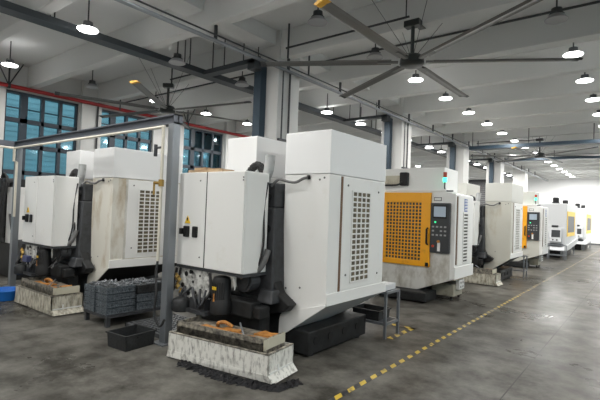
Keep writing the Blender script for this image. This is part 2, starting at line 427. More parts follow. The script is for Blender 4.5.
# ------------------------------------------------------------------ machine seen from behind
def machine_rear():
    root = thing('machining_center', '', 'machine', (-3.45, 4.3, 0), 'white machining centers with their backs to the camera')
    B = lambda mb, n, m_, p=root, **k: mb.build(n, m_, p, **k)
    # base casting with round holes on its side
    bed = B(box(-4.15, -3.17, 3.9, 5.12, .05, .42), 'bed', IRON2, bevel=.02)
    B(box(-3.2, -2.86, 3.88, 5.12, .03, .285), 'bed_side', IRON, bed, bevel=.012)
    for y in (4.02, 4.3, 4.6, 4.9):
        B(MB().cyl((-2.853, y, .17), (-2.87, y, .17), .05, n=18), 'bed_hole', BLACK, bed)
    for y in (4.0, 5.0):
        for x in (-4.0, -3.3, -2.95):
            B(MB().cyl((x, y, 0), (x, y, .06), .06), 'levelling_foot', IRON2, bed)
    # plinth and column
    B(box(-3.95, -3.30, 3.6, 4.7, .42, .64), 'saddle', IRON, bevel=.02)
    B(MB().box(-3.98, -3.30, 3.42, 3.6, .42, .60).box(-3.62, -3.2, 3.46, 3.62, .42, .56).box(-3.5, -3.26, 3.5, 3.66, .40, .50).box(-4.4, -3.9, 3.5, 3.62, .36, .62).box(-4.38, -3.28, 3.56, 3.72, .06, .44), 'manifold', IRON, bevel=.02)
    B(MB().hexa([(-3.36, 3.56, .58), (-3.14, 3.56, .58), (-3.14, 3.74, .58), (-3.36, 3.74, .58)], [(-3.36, 3.62, .72), (-3.18, 3.62, .72), (-3.18, 3.74, .72), (-3.36, 3.74, .72)]), 'way_cover', IRON2, bevel=.015)
    B(MB().prism([(-3.4, .92), (-3.24, .82), (-3.17, .68), (-3.0, .575), (-3.08, .49), (-3.4, .42)], 'Y', 3.70, 3.84), 'base_rib', IRON, bevel=.015)
    col = B(MB().hexa([(-3.78, 3.66, .62), (-3.22, 3.66, .62), (-3.22, 4.5, .62), (-3.78, 4.5, .62)],
                      [(-3.72, 3.72, 1.62), (-3.275, 3.72, 1.62), (-3.275, 4.4, 1.62), (-3.72, 4.4, 1.62)]), 'column_casting', IRON2, bevel=.02)
    B(box(-3.66, -3.29, 3.74, 4.35, 1.62, 1.9), 'head_casting', IRON2, bevel=.02)
    B(box(-3.70, -3.60, 3.66, 3.72, .9, 1.6), 'cable_channel', BLACK, bevel=.01)
    for z, x in ((1.74, -3.39), (1.38, -3.36)):
        B(MB().cyl((x, 3.735, z), (x, 3.70, z), .045, n=18), 'round_recess', BLACK, col)
    B(MB().cyl((-3.48, 3.62, .80), (-3.48, 3.48, .80), .12, n=20).cyl((-3.48, 3.48, .80), (-3.48, 3.46, .80), .09, n=20), 'round_cover', IRON2, col)
    B(MB().tube([(-3.30, 3.66, 1.15), (-3.33, 3.60, .98), (-3.42, 3.52, .86), (-3.52, 3.48, .84)], .035, 10), 'elbow_hose', HOSE, smooth=True)
    # upright grey duct and corrugated hose on the column
    B(MB().tube([(-3.47, 3.76, 1.86), (-3.46, 3.75, 1.96), (-3.42, 3.75, 2.05), (-3.40, 3.75, 2.22)], .058, 14), 'duct', DUCT, smooth=True)
    ct = MB(); arc = [(-3.74, 1.965), (-3.71, 2.02), (-3.66, 2.075), (-3.60, 2.11), (-3.54, 2.10), (-3.50, 2.05), (-3.48, 1.98), (-3.47, 1.91)]
    for (xa, za), (xb, zb) in zip(arc[:-1], arc[1:]):
        for t in (0, .5):
            p0 = Vector((xa+(xb-xa)*t, 3.73, za+(zb-za)*t)); d = Vector((xb-xa, 0, zb-za)).normalized()
            ct.cyl(p0, p0+d*.016, .046, n=12).cyl(p0+d*.016, p0+d*.036, .038, n=12)
    B(ct, 'corrugated_hose', RUBBER)
    B(MB().tube([(-3.34, 3.66, 1.9), (-3.35, 3.62, 1.6), (-3.32, 3.6, 1.2), (-3.36, 3.55, .95), (-3.48, 3.5, .82)], .012), 'hose', RUBBER, smooth=True)
    # right wing of the splash guard
    wing = B(MB().prism([(-3.27, .44), (-2.90, .44), (-2.65, .61), (-2.65, 2.0), (-3.27, 2.0)], 'Y', 3.87, 5.12), 'side_guard', WHITE, bevel=.008)
    B(box(-3.275, -2.645, 3.865, 5.125, 2.004, 2.475), 'hood', WHITE2, bevel=.008)
    B(box(-2.652, -2.632, 3.86, 5.2, .6, .725), 'apron_strip', WHITE, wing, bevel=.004)
    B(box(-2.652, -2.640, 4.125, 5.10, .74, 1.99), 'door', WHITE, wing, bevel=.004)
    B(box(-2.652, -2.644, 4.09, 4.125, .73, 1.99), 'door_gap', RUSTG, wing)
    grille(wing, 'X', 4.32, 4.72, .81, 1.84, -2.640, 4, 17, .017, WHITE, HOLE)
    for y, z in ((4.22, .9), (4.22, 1.9), (4.95, .86), (4.93, 1.86)):
        B(MB().cyl((-2.64, y, z), (-2.632, y, z), .012, n=8), 'bolt', HOSE, wing)
    # white plate closing the guard towards the back, with its rounded corner
    B(MB().prism([(-3.265, .185), (-3.14, .24), (-2.64, .595), (-2.64, .62), (-2.98, .52), (-3.16, .47), (-3.21, .455), (-3.245, .42), (-3.26, .37)], 'Y', 3.845, 3.862), 'corner_plate', WHITE, bevel=.003)
    # grey chute under the guard
    ch = MB()
    sec = [(3.864, -3.14, .245, -2.652, .60), (4.5, -3.12, .26, -2.652, .60), (4.95, -2.95, .39, -2.652, .60), (5.2, -2.78, .52, -2.652, .60)]
    for (ya, xa, za, ta, ua), (yb, xb, zb, tb, ub) in zip(sec[:-1], sec[1:]):
        ch.hexa([(xa-.03, ya, za), (xa, ya, za), (xb, yb, zb), (xb-.03, yb, zb)], [(ta-.03, ya, ua), (ta, ya, ua), (tb, yb, ub), (tb-.03, yb, ub)])
    B(ch, 'chip_chute', GREYC)
    # left wing
    lw = B(box(-4.25, -3.74, 3.87, 5.0, .75, 2.0), 'side_guard', WHITE, bevel=.008)
    B(box(-4.25, -3.735, 3.865, 5.0, 2.004, 2.485), 'hood', WHITE2, bevel=.008)
    B(box(-4.25, -3.3, 5.0, 5.8, .75, 1.9), 'front_guard', WHITE, bevel=.008)
    # curved cable from the hood
    B(MB().tube([(-2.93, 3.865, 1.965), (-2.97, 3.82, 1.95), (-3.05, 3.80, 1.91), (-3.15, 3.79, 1.915), (-3.27, 3.76, 1.94), (-3.36, 3.74, 1.86)], .016), 'cable', HOSE, smooth=True)
    B(MB().cyl((-2.915, 3.872, 1.97), (-2.935, 3.85, 1.965), .026, n=12), 'cable_gland', BLACK)
    for p in ((-2.78, 1.94), (-2.72, 1.96), (-3.2, .62), (-3.2, .72), (-3.1, .6), (-3.0, .75)):
        B(MB().cyl((p[0], 3.871, p[1]), (p[0], 3.866, p[1]), .012, n=8), 'bolt', HOSE, wing)
    # electrical cabinet
    cab = B(box(-4.45, -3.34, 3.325, 3.68, .90, 2.0), 'control_cabinet', WHITE, bevel=.01)
    B(box(-4.45, -3.962, 3.30, 3.325, .905, 1.998), 'cabinet_door', WHITE, cab, bevel=.006)
    d2 = B(box(-3.945, -3.345, 3.30, 3.325, .905, 1.998), 'cabinet_door', WHITE, cab, bevel=.006)
    B(box(-3.96, -3.948, 3.303, 3.324, .91, 2.0), 'door_gap', BLACK, cab)
    B(box(-4.46, -3.33, 3.312, 3.69, .868, .90), 'cabinet_rim', IRON2, cab)
    B(MB().prism([(-4.315, 1.40), (-4.215, 1.40), (-4.265, 1.49)], 'Y', 3.292, 3.302), 'warning_label', WARN, cab, label='yellow triangular warning label')
    B(MB().prism([(-4.272, 1.43), (-4.258, 1.43), (-4.252, 1.467), (-4.278, 1.467)], 'Y', 3.290, 3.293), 'warning_mark', BLACK, cab)
    B(box(-4.315, -4.225, 3.27, 3.302, 1.24, 1.37), 'rotary_switch', BLACK, cab, bevel=.01)
    B(box(-4.35, -4.31, 3.24, 3.30, 1.27, 1.34), 'switch_lever', BLACK, cab, bevel=.008)
    B(box(-4.165, -4.075, 3.28, 3.302, 1.24, 1.37), 'switch_box', BLACK, cab, bevel=.012)
    for x, z in ((-4.03, 1.02), (-4.06, 1.9), (-3.36, 1.9), (-3.36, 1.93)):
        B(MB().cyl((x, 3.301, z), (x, 3.294, z), .009, n=8), 'bolt', HOSE, cab)
    # two support arms that carry the cabinet
    B(box(-3.95, -3.7, 3.68, 3.9, 1.2, 1.6), 'cabinet_bracket', IRON, cab)
    # white plate under the cabinet
    pl = B(MB().prism([(-4.45, .62), (-4.30, .50), (-4.02, .44), (-3.90, .52), (-3.88, .868), (-4.45, .868)], 'Y', 3.34, 3.355), 'back_plate', SPLASH)
    for x, z, r in ((-4.30, .80, .03), (-4.22, .83, .025), (-4.19, .83, .02), (-4.17, .72, .016), (-4.36, .66, .03), (-4.12, .60, .018), (-4.05, .80, .013), (-4.25, .58, .03)):
        B(MB().cyl((x, 3.341, z), (x, 3.335, z), r, n=12), 'plate_hole', BLACK, pl)
    # coolant motor
    mo = B(MB().lathe([(.09, .42), (.12, .44), (.12, .56), (.105, .58), (.105, .80), (.09, .83), (.04, .845)], -3.70, 3.36), 'motor', BLACK, smooth=True)
    B(MB().prism([(-3.73, .70), (-3.67, .70), (-3.67, .735), (-3.73, .735)], 'Y', 3.25, 3.265), 'motor_label', WARN, mo)
    B(MB().prism([(-3.715, .55), (-3.69, .55), (-3.69, .66), (-3.715, .66)], 'Y', 3.25, 3.265), 'motor_stripe', ORANGE, mo)
    fins = MB()
    for k in range(10):
        a = -2.6+k*.23
        p = Vector((-3.70+.106*c(a), 3.36+.106*s(a), .6)); fins.cyl(p, p+Vector((0, 0, .18)), .006, n=6)
    B(fins, 'motor_fins', IRON, mo)
    B(MB().prism([(-3.565, .868), (-3.54, .868), (-3.525, .76), (-3.54, .70), (-3.555, .76)], 'Y', 3.40, 3.41), 'white_bracket', WHITE)
    # pump and tangle of hoses at the left
    B(MB().lathe([(.10, .39), (.11, .40), (.11, .50), (.09, .53), (.05, .55)], -4.24, 3.24), 'pump', IRON, smooth=True)
    B(box(-4.4, -3.8, 3.22, 3.5, .40, .44).box(-4.12, -3.86, 3.26, 3.4, .44, .56), 'pipe_bracket', IRON2)
    rnd = random.Random(3)
    for k in range(9):
        x = -4.46+.075*k
        pts = [(x, 3.32, .86), (x+rnd.uniform(-.05, .05), 3.30, .66), (x+rnd.uniform(-.12, .12), 3.22+rnd.uniform(-.02, .06), .53), (x+rnd.uniform(-.15, .2), 3.3, .43)]
        if k in (0, 1, 8): B(MB().tube(pts, rnd.uniform(.012, .022)), 'hose', RUBBER, smooth=True)
        else:
            B(MB().tube(pts[1:], rnd.uniform(.012, .018)), 'hose', IRON2, smooth=True)
    for x, z in ((-4.44, .75), (-4.40, .72), (-4.42, .64), (-4.35, .58)):
        B(MB().cyl((x, 3.30, z), (x+.05, 3.28, z+.015), .022, n=10).cyl((x+.02, 3.29, z-.03), (x+.02, 3.29, z+.05), .014, n=8), 'fitting', BRASS)
    return root
A = machine_rear()
A['label'] = 'large white machining center in the middle, nearest one, its back to the camera'

# ------------------------------------------------------------------ coolant tank behind a machine (turned a little)
def tank(ang=8.0):
    x0, x1, y0, y1 = -3.93, -2.68, 2.94, 3.42
    cx, cy = -2.693, 3.049
    root = thing('coolant_tank', '', 'coolant tank', (cx, cy, 0), 'coolant tanks on the floor behind the machines')
    L = 1.272
    def P(x, y): return cx+x, cy+y
    def bx(a, b, cc, d, e, f): return box(cx+a, cx+b, cy+cc, cy+d, e, f)
    body = MB()
    # open box with 12 mm walls, its foot flared outwards
    for (a, b, cc, d) in ((-L, 0, 0, .012), (-L, 0, .43, .442), (-L, -L+.012, 0, .442), (-.012, 0, 0, .442)):
        body.box(cx+a, cx+b, cy+cc, cy+d, .06, .27)
    body.box(cx-L, cx, cy, cy+.442, .05, .07)
    bo = body.build('tank_body', TANKW, root)
    fl = MB()
    fl.hexa([(cx-L-.01, cy-.006, .015), (cx+.055, cy+.01, .015), (cx+.055, cy+.45, .015), (cx-L-.01, cy+.45, .015)],
            [(cx-L, cy-.002, .085), (cx+.002, cy-.002, .085), (cx+.002, cy+.442, .085), (cx-L, cy+.442, .085)])
    fl.build('flared_foot', TANKW, root)
    rim = bx(-L, 0, 0, .03, .262, .274).box(cx-.03, cx, cy, cy+.44, .262, .274)
    rim.build('tank_rim', SLUDGE, root)
    # upper tray, set back
    tr = MB()
    tr.box(cx-L+.05, cx-.10, cy+.06, cy+.075, .20, .385).box(cx-.115, cx-.10, cy+.06, cy+.43, .20, .375)
    tr.box(cx-L+.05, cx-L+.065, cy+.06, cy+.43, .20, .375).box(cx-L+.05, cx-.10, cy+.06, cy+.43, .19, .335)
    to = tr.build('upper_tray', SLUDGE, root)
    side = box(cx-.101, cx-.094, cy+.058, cy+.43, .275, .372); side.build('tray_side_panel', CREAM, to)
    # orange residue and a loose rod
    og = MB()
    for a, b, cc, d in ((-1.0, -.58, .09, .24), (-.52, -.26, .09, .2), (-.36, -.12, .26, .42), (-.75, -.5, .2, .3)):
        og.prism([P(a, cc), P(b, cc+.01), P(b-.04, d), P((a+b)/2, d-.03), P(a+.03, d)], 'Z', .335, .352)
    og.build('rust_residue', ORANGE, root)
    MB().tube([(cx-.86, cy+.30, .34), (cx-.80, cy+.24, .39), (cx-.74, cy+.27, .40), (cx-.66, cy+.30, .36)], .020).build('orange_strip', ORANGE, root, smooth=True)
    MB().cyl((cx-.55, cy+.28, .42), (cx-.38, cy+.12, .36), .010, n=8).build('loose_rod', STEEL, root)
    br = bx(-.01, .012, .15, .165, .09, .15); br.box(cx-.0, cx+.008, cy+.02, cy+.42, .085, .10)
    br.build('side_bracket', WHITE, root)
    root.rotation_euler.z = math.radians(ang)
    return root
TA = tank()
TA['label'] = 'dirty white coolant tank on the floor behind the nearest machine'

# black cloth strip under the tank
def crumple(path, w, name, h=.035, seed=1):
    rnd = random.Random(seed); mb = MB(); prev = None
    pts = [Vector((*p, 0)) for p in path]; fine = []
    for i in range(len(pts)-1):
        for k in range(14): fine.append(pts[i].lerp(pts[i+1], k/14))
    fine.append(pts[-1])
    for i, p in enumerate(fine):
        d = (fine[min(i+1, len(fine)-1)]-fine[max(i-1, 0)]).normalized(); nrm = Vector((-d.y, d.x, 0))
        ring = []
        ww = w*rnd.uniform(.7, 1.3)
        for j in range(7):
            t = j/6*2-1
            z = .002 if abs(t) > .95 else h*(1-t*t)*rnd.uniform(.3, 1.3)
            ring.append(mb.bm.verts.new(p+nrm*ww*t/2+Vector((rnd.uniform(-.01, .01), rnd.uniform(-.01, .01), z))))
        if prev:
            for j in range(6): mb.bm.faces.new((prev[j], prev[j+1], ring[j+1], ring[j]))
        prev = ring
    bmesh.ops.solidify(mb.bm, geom=mb.bm.faces[:], thickness=.004)
    return mb
tag(crumple([(-3.72, 2.86), (-3.4, 2.88), (-3.1, 2.89), (-2.8, 2.96), (-2.58, 3.05), (-2.54, 3.3)], .15, 'cloth').build('floor_cloth', CLOTH),
    'crumpled black oily cloth on the floor along the nearest coolant tank', 'cloth')

# cardboard on top of the cabinet
mb = MB().prism([(-4.32, 3.32), (-4.18, 3.31), (-3.98, 3.34), (-3.72, 3.33), (-3.70, 3.48), (-4.0, 3.52), (-4.3, 3.5)], 'Z', 2.002, 2.03)
mb.box(-4.26, -4.06, 3.36, 3.46, 2.03, 2.06).box(-4.02, -3.82, 3.37, 3.45, 2.03, 2.045)
tag(mb.build('cardboard', WOOD), 'brown cardboard scraps lying on top of the nearest electrical cabinet', 'cardboard')

# ------------------------------------------------------------------ small steel rack
def rack():
    root = thing('steel_rack', '', 'rack', (-2.9, 5.36, 0), 'small steel racks beside the machines')
    x0, x1, y0, y1, h = -3.25, -2.6, 5.16, 5.56, .6
    t = .032
    for x in (x0, x1-t):
        for y in (y0, y1-t): box(x, x+t, y, y+t, 0, h).build('leg', STEEL, root)
    for z in (.17, h-t):
        fr = MB().box(x0, x1, y0, y0+t, z, z+t).box(x0, x1, y1-t, y1, z, z+t).box(x0, x0+t, y0, y1, z, z+t).box(x1-t, x1, y0, y1, z, z+t)
        fr.build('shelf_frame', STEEL, root)
    sh = MB()
    for k in range(12): sh.box(x0+.01, x1-.01, y0+.03+k*.03, y0+.04+k*.03, .195, .202)
    sh.build('shelf', STEEL, root)
    return root
RA = rack(); RA['label'] = 'small steel rack standing under the side of the nearest machine'
def tray_bin(x0, x1, y0, y1, z0, z1, name, m, label, cat, group=None, rot=0, handle=True, t=.008):
    cx, cy = (x0+x1)/2, (y0+y1)/2
    root = thing(name, label, cat, (cx, cy, z0), group)
    root.rotation_euler.z = 0
    k = .02
    mb = MB()
    # flared walls
    for (ax, ay, bx_, by) in (((x0, y0, x1, y0)), ((x1, y0, x1, y1)), ((x1, y1, x0, y1)), ((x0, y1, x0, y0))):
        d = Vector((bx_-ax, by-ay, 0)).normalized(); n = Vector((d.y, -d.x, 0))
        a0 = Vector((ax, ay, z0)); b0 = Vector((bx_, by, z0))
        ins = lambda p: Vector((cx+(p.x-cx)*.94, cy+(p.y-cy)*.94, p.z))
        lo = [ins(a0), ins(b0), ins(b0)-n*t, ins(a0)-n*t]
        a1 = Vector((ax, ay, z1)); b1 = Vector((bx_, by, z1))
        mb.hexa(lo, [a1, b1, b1-n*t, a1-n*t])
    mb.box(cx+(x0-cx)*.93, cx+(x1-cx)*.93, cy+(y0-cy)*.93, cy+(y1-cy)*.93, z0, z0+.008)
    body = mb.build('bin_body', m, root)
    r = MB()
    e = .012
    r.box(x0-e, x1+e, y0-e, y0+.004, z1-.016, z1).box(x0-e, x1+e, y1-.004, y1+e, z1-.016, z1)
    r.box(x0-e, x0+.004, y0-e, y1+e, z1-.016, z1).box(x1-.004, x1+e, y0-e, y1+e, z1-.016, z1)
    r.build('bin_rim', m, root)
    if handle:
        h = MB().box(x1-.002, x1+.008, cy-.05, cy+.05, z1-.05, z1-.03).box(x0-.008, x0+.002, cy-.05, cy+.05, z1-.05, z1-.03)
        h.build('bin_handle', m, root)
    root.rotation_euler.z = rot
    return root
tray_bin(-3.12, -2.72, 5.2, 5.52, .204, .33, 'parts_bin', CRATED, 'black plastic bin on the lower shelf of the nearest steel rack', 'bin')
bx_ = box(-2.82, -2.64, 5.2, 5.5, .602, .68)
tag(bx_.build('metal_box', GREYC, bevel=.006), 'flat grey metal box on top of the nearest steel rack', 'box')

# ------------------------------------------------------------------ crates with parts
def crate(x0, x1, y0, y1, z0, z1, label, m, lvl_gap=False, group='blue grey crates stacked on the low stand'):
    cx, cy = (x0+x1)/2, (y0+y1)/2
    root = thing('parts_crate', label, 'crate', (cx, cy, z0), group)
    t = .008; mb = MB()
    mb.box(x0+.02, x1-.02, y0+.02, y1-.02, z0, z1+.0135) if lvl_gap else None
    mb.box(x0, x1, y0, y0+t, z0, z1).box(x0, x1, y1-t, y1, z0, z1).box(x0, x0+t, y0, y1, z0, z1).box(x1-t, x1, y0, y1, z0, z1).box(x0, x1, y0, y1, z0, z0+.008)
    mb.build('crate_body', m, root)
    rb = MB()
    for z in (z1-.012, z1-.035, z0+.006): rb.box(x0-.006, x1+.006, y0-.006, y1+.006, z, z+.007) if False else (rb.box(x0-.007, x0, y0-.007, y1+.007, z, z+.009), rb.box(x1, x1+.007, y0-.007, y1+.007, z, z+.009), rb.box(x0, x1, y0-.007, y0, z, z+.009), rb.box(x0, x1, y1, y1+.007, z, z+.009))
    n = 7
    for k in range(n+1):
        y = y0+(y1-y0)*k/n; rb.box(x1, x1+.006, y-.004, y+.004, z0, z1)
    for k in range(4):
        x = x0+(x1-x0)*k/3; rb.box(x-.004, x+.004, y0-.006, y0, z0, z1)
    rb.build('crate_ribs', m, root)
    return root
words = ['bottom', 'second', 'third', 'top']
def stack(x0, x1, y0, y1, z0, h, n, where, m):
    for k in range(n):
        lvl = 'bottom' if k == 0 else ('top' if k == n-1 else ['', 'second', 'third', 'fourth'][k])
        crate(x0, x1, y0, y1, z0+k*h, z0+(k+1)*h-(.014 if k < n-1 else .003), '%s crate of the %s' % (lvl, where), m if k == n-1 or m is CRATE else CRATE, k < n-1)
    rnd = random.Random(int(x0*100)); mb = MB()
    z = z0+n*h
    for k in range(70):
        x, y = rnd.uniform(x0+.03, x1-.03), rnd.uniform(y0+.03, y1-.03)
        d = Vector((rnd.uniform(-1, 1), rnd.uniform(-1, 1), rnd.uniform(-.3, .3))).normalized()*rnd.uniform(.012, .028)
        e_ = 1-abs((x-x0)/(x1-x0)*2-1); p = Vector((x, y, z-.02+rnd.uniform(0, .022)+.035*e_))
        mb.cyl(p-d, p+d, rnd.uniform(.006, .014), n=7)
    mb.box(x0+.01, x1-.01, y0+.01, y1-.01, z-.05, z-.022)
    o = mb.build('machined_parts', CHIP); o['kind'] = 'stuff'
    tag(o, 'small bare steel parts heaped in the top crate of the %s' % where, 'metal parts', 'heaped small steel parts')
stack(-5.72, -5.46, 3.0, 3.39, .15, .09, 4, 'blue grey front stack nearest the black tote', CRATE)
stack(-6.04, -5.78, 3.0, 3.39, .15, .085, 4, 'blue grey left stack beside the far coolant tank', CRATE)
stack(-5.72, -5.46, 3.44, 3.84, .15, .115, 3, 'darker rear stack beside the steel post', CRATED)
stack(-6.02, -5.75, 3.44, 3.84, .15, .11, 3, 'rear left stack below the white machine', CRATED)
root = thing('crate_stand', 'low black steel stand carrying the stacked parts crates', 'stand', (-5.75, 3.4, 0))
for x in (-6.03, -5.49):
    for y in (3.0, 3.86): box(x, x+.05, y, y+.05, 0, .12).build('leg', IRON2, root)
box(-6.04, -5.43, 2.99, 3.92, .115, .148).build('stand_deck', IRON2, root)
# mesh panel on the floor
root = thing('mesh_panel', 'flat grey wire mesh panel lying between the crates and steel post', 'mesh panel', (-4.9, 3.5, 0))
mb = MB()
for k in range(13):
    mb.box(-5.33+.062*k, -5.33+.062*k+.02, 3.22, 3.95, .03, .045)
for k in range(12): mb.box(-5.33, -4.55, 3.22+.062*k, 3.22+.062*k+.02, .032, .047)
mb.build('mesh', PIPEB, root)
box(-5.35, -4.53, 3.2, 3.23, 0, .05).box(-5.35, -4.53, 3.94, 3.97, 0, .05).box(-5.35, -5.32, 3.2, 3.97, 0, .05).box(-4.56, -4.53, 3.2, 3.97, 0, .05).build('mesh_frame', PIPEB, root)
t = tray_bin(-4.76, -4.42, 2.64, 3.03, 0, .17, 'plastic_tote', CRATED, 'open black plastic tote alone on the floor in front of the crates', 'tote', rot=math.radians(5))
mb = MB(); rnd = random.Random(5)
for k in range(40):
    x, y = rnd.uniform(-4.7, -4.48), rnd.uniform(2.72, 2.95)
    d = Vector((rnd.uniform(-1, 1), rnd.uniform(-1, 1), .2))*.02; p = Vector((x, y, .03+rnd.uniform(0, .02))); mb.cyl(p-d, p+d, .008, n=6)
o = mb.build('metal_chips', IRON2); o['kind'] = 'stuff'; tag(o, 'dark metal chips in the bottom of the open black tote', 'metal chips')

# blue basin
mb = MB().lathe([(.20, .004), (.24, .15), (.255, .15), (.255, .16), (.232, .16), (.19, .015), (0.001, .012)], -8.1, 2.72, 32)
tag(mb.build('basin', BLUEB, smooth=True), 'bright blue plastic basin on the floor at the left edge', 'basin')

# ------------------------------------------------------------------ machine B and its tank
Bm = clone(A, (-3.85, -.29, 0), 'white machining center left of the steel post, behind the stacked crates')
def repaint(root, table):                   # own material on one copy
    for o in [x for x in bpy.data.objects if x.parent == root or (x.parent and x.parent.parent == root)]:
        base = o.name.split('.')[0]
        if base in table and o.data:
            o.material_slots[0].link = 'OBJECT'; o.material_slots[0].material = table[base]
repaint(Bm, {'door_gap': STAIN, 'side_guard': RUSTW, 'chip_chute': IRON, 'corner_plate': RUSTW})
rnd = random.Random(21)
for k in range(6):                          # loose hoses on the left machine's column
    x = -7.50+.055*k
    MB().tube([(x, 3.42, 1.9-.05*(k % 3)), (x+rnd.uniform(-.04, .04), 3.36, 1.5), (x+rnd.uniform(-.06, .06), 3.34, 1.1), (x+rnd.uniform(-.1, .1), 3.24, .72), (x+rnd.uniform(-.25, .0), 3.1, .55)], rnd.uniform(.009, .016)).build('hose', RUBBER if k % 3 else HOSE, Bm, smooth=True)
box(-8.02, -7.84, 2.92, 3.0, .60, .70).build('valve_block', mat('blue_grey_block', (.06, .07, .16), .5), Bm, bevel=.01)
TB = clone(TA, (-3.78, -.30, 0), 'dirty cream coolant tank behind the left machine, beside the stacked crates', rot=0)

repaint(TB, {'tank_body': TANKC, 'flared_foot': TANKC})
# third machine, mostly outside the frame
root = thing('lathe_machine', 'dark machine with hoses and a hose reel at the left edge', 'machine', (-10.6, 4.0, 0))
B = lambda mb, n, m_, **k: mb.build(n, m_, root, **k)
B(box(-11.6, -9.9, 3.5, 4.8, 0, .7), 'bed', IRON, bevel=.02)
B(box(-10.55, -9.95, 3.5, 4.6, .7, 1.86), 'side_guard', WHITE, bevel=.01)
B(box(-11.6, -10.6, 3.4, 4.2, .7, 2.05), 'column_casting', IRON, bevel=.03)
B(box(-11.9, -11.1, 3.25, 3.5, .9, 1.9), 'control_cabinet', WHITE, bevel=.01)
reel = MB()
for k in range(5):
    rr = .15-.012*k
    reel.tube([(-10.55+rr*c(a), 3.42+.012*k, 2.0+rr*s(a)) for a in [2*PI*i/16 for i in range(17)]], .014, 6, 0)
B(reel, 'hose_reel', RUBBER, smooth=True)
B(MB().cyl((-10.55, 3.6, 2.0), (-10.55, 3.42, 2.0), .05, n=14).box(-10.6, -10.5, 3.58, 3.7, 1.8, 2.05), 'reel_hub', IRON2)
rnd = random.Random(11)
for k in range(7):
    x = -10.95+.11*k
    B(MB().tube([(x, 3.42, 1.95), (x+rnd.uniform(-.05, .05), 3.36, 1.5), (x+rnd.uniform(-.15, .1), 3.4, 1.1), (x+rnd.uniform(-.2, .2), 3.42, .72)], rnd.uniform(.014, .026)), 'hose', RUBBER, smooth=True)
B(box(-10.2, -9.6, 3.5, 3.9, .38, .80), 'pump_box', IRON2, bevel=.02)
B(MB().tube([(-10.2, 3.45, 1.3), (-9.9, 3.4, .95), (-9.7, 3.42, .8)], .02), 'hose', RUBBER, smooth=True)

# ------------------------------------------------------------------ portal frame with compressed-air pipe
root = thing('steel_portal_frame', 'grey steel portal frame standing over the left machine with a cream air pipe', 'frame', (-4.395, 3.15, 0))
for x, y in ((-4.395, 3.15), (-9.2, 3.2), (-9.2, .8)):
    p = box(x-.052, x+.052, y-.05, y+.05, .015, 2.56).build('post', STEEL, root, bevel=.006)
    box(x-.11, x+.11, y-.11, y+.11, 0, .016).build('base_plate', STEEL, p)
bm_ = MB().box(-9.27, -4.34, 3.10, 3.22, 2.56, 2.575).box(-9.27, -4.34, 3.10, 3.22, 2.655, 2.67).box(-9.27, -4.34, 3.15, 3.17, 2.56, 2.67).box(-4.35, -4.34, 3.10, 3.22, 2.56, 2.67)
bm_.build('beam', BEAMG, root)
box(-9.26, -9.14, .72, 3.1, 2.56, 2.67).build('beam', BEAMG, root)
pp = MB().tube([(-4.48, 3.06, .95), (-4.48, 3.06, 2.52)], .018, 10, 0).tube([(-4.46, 3.06, 2.52), (-9.0, 3.06, 2.53)], .018, 10, 0)
pp.tube([(-9.0, 3.06, 2.53), (-9.0, 3.06, 2.30), (-8.86, 3.06, 2.27), (-8.86, 3.06, 1.3)], .022, 10, 0)
pp.tube([(-9.0, 3.06, 2.53), (-9.05, .9, 2.53)], .02, 10, 0)
pipe = pp.build('air_pipe', PIPEW, root, smooth=True)
MB().cyl((-4.48, 3.06, 1.82), (-4.48, 3.06, 1.9), .032, n=10).cyl((-4.48, 3.05, 1.86), (-4.56, 3.02, 1.86), .018, n=10).cyl((-4.56, 3.02, 1.87), (-4.56, 3.02, 1.72), .012, n=8).build('valve', BRASS, pipe)
MB().cyl((-4.62, 3.06, 2.28), (-4.48, 3.06, 2.28), .014, n=8).cyl((-4.62, 3.06, 2.18), (-4.62, 3.06, 2.32), .022, n=8).build('valve', IRON2, pipe)
MB().tube([(-4.48, 3.06, .96), (-4.47, 3.04, .8), (-4.42, 3.02, .6), (-4.44, 3.02, .35), (-4.36, 3.04, .22), (-4.30, 3.06, .30)], .014).build('air_hose', RUBBER, pipe, smooth=True)

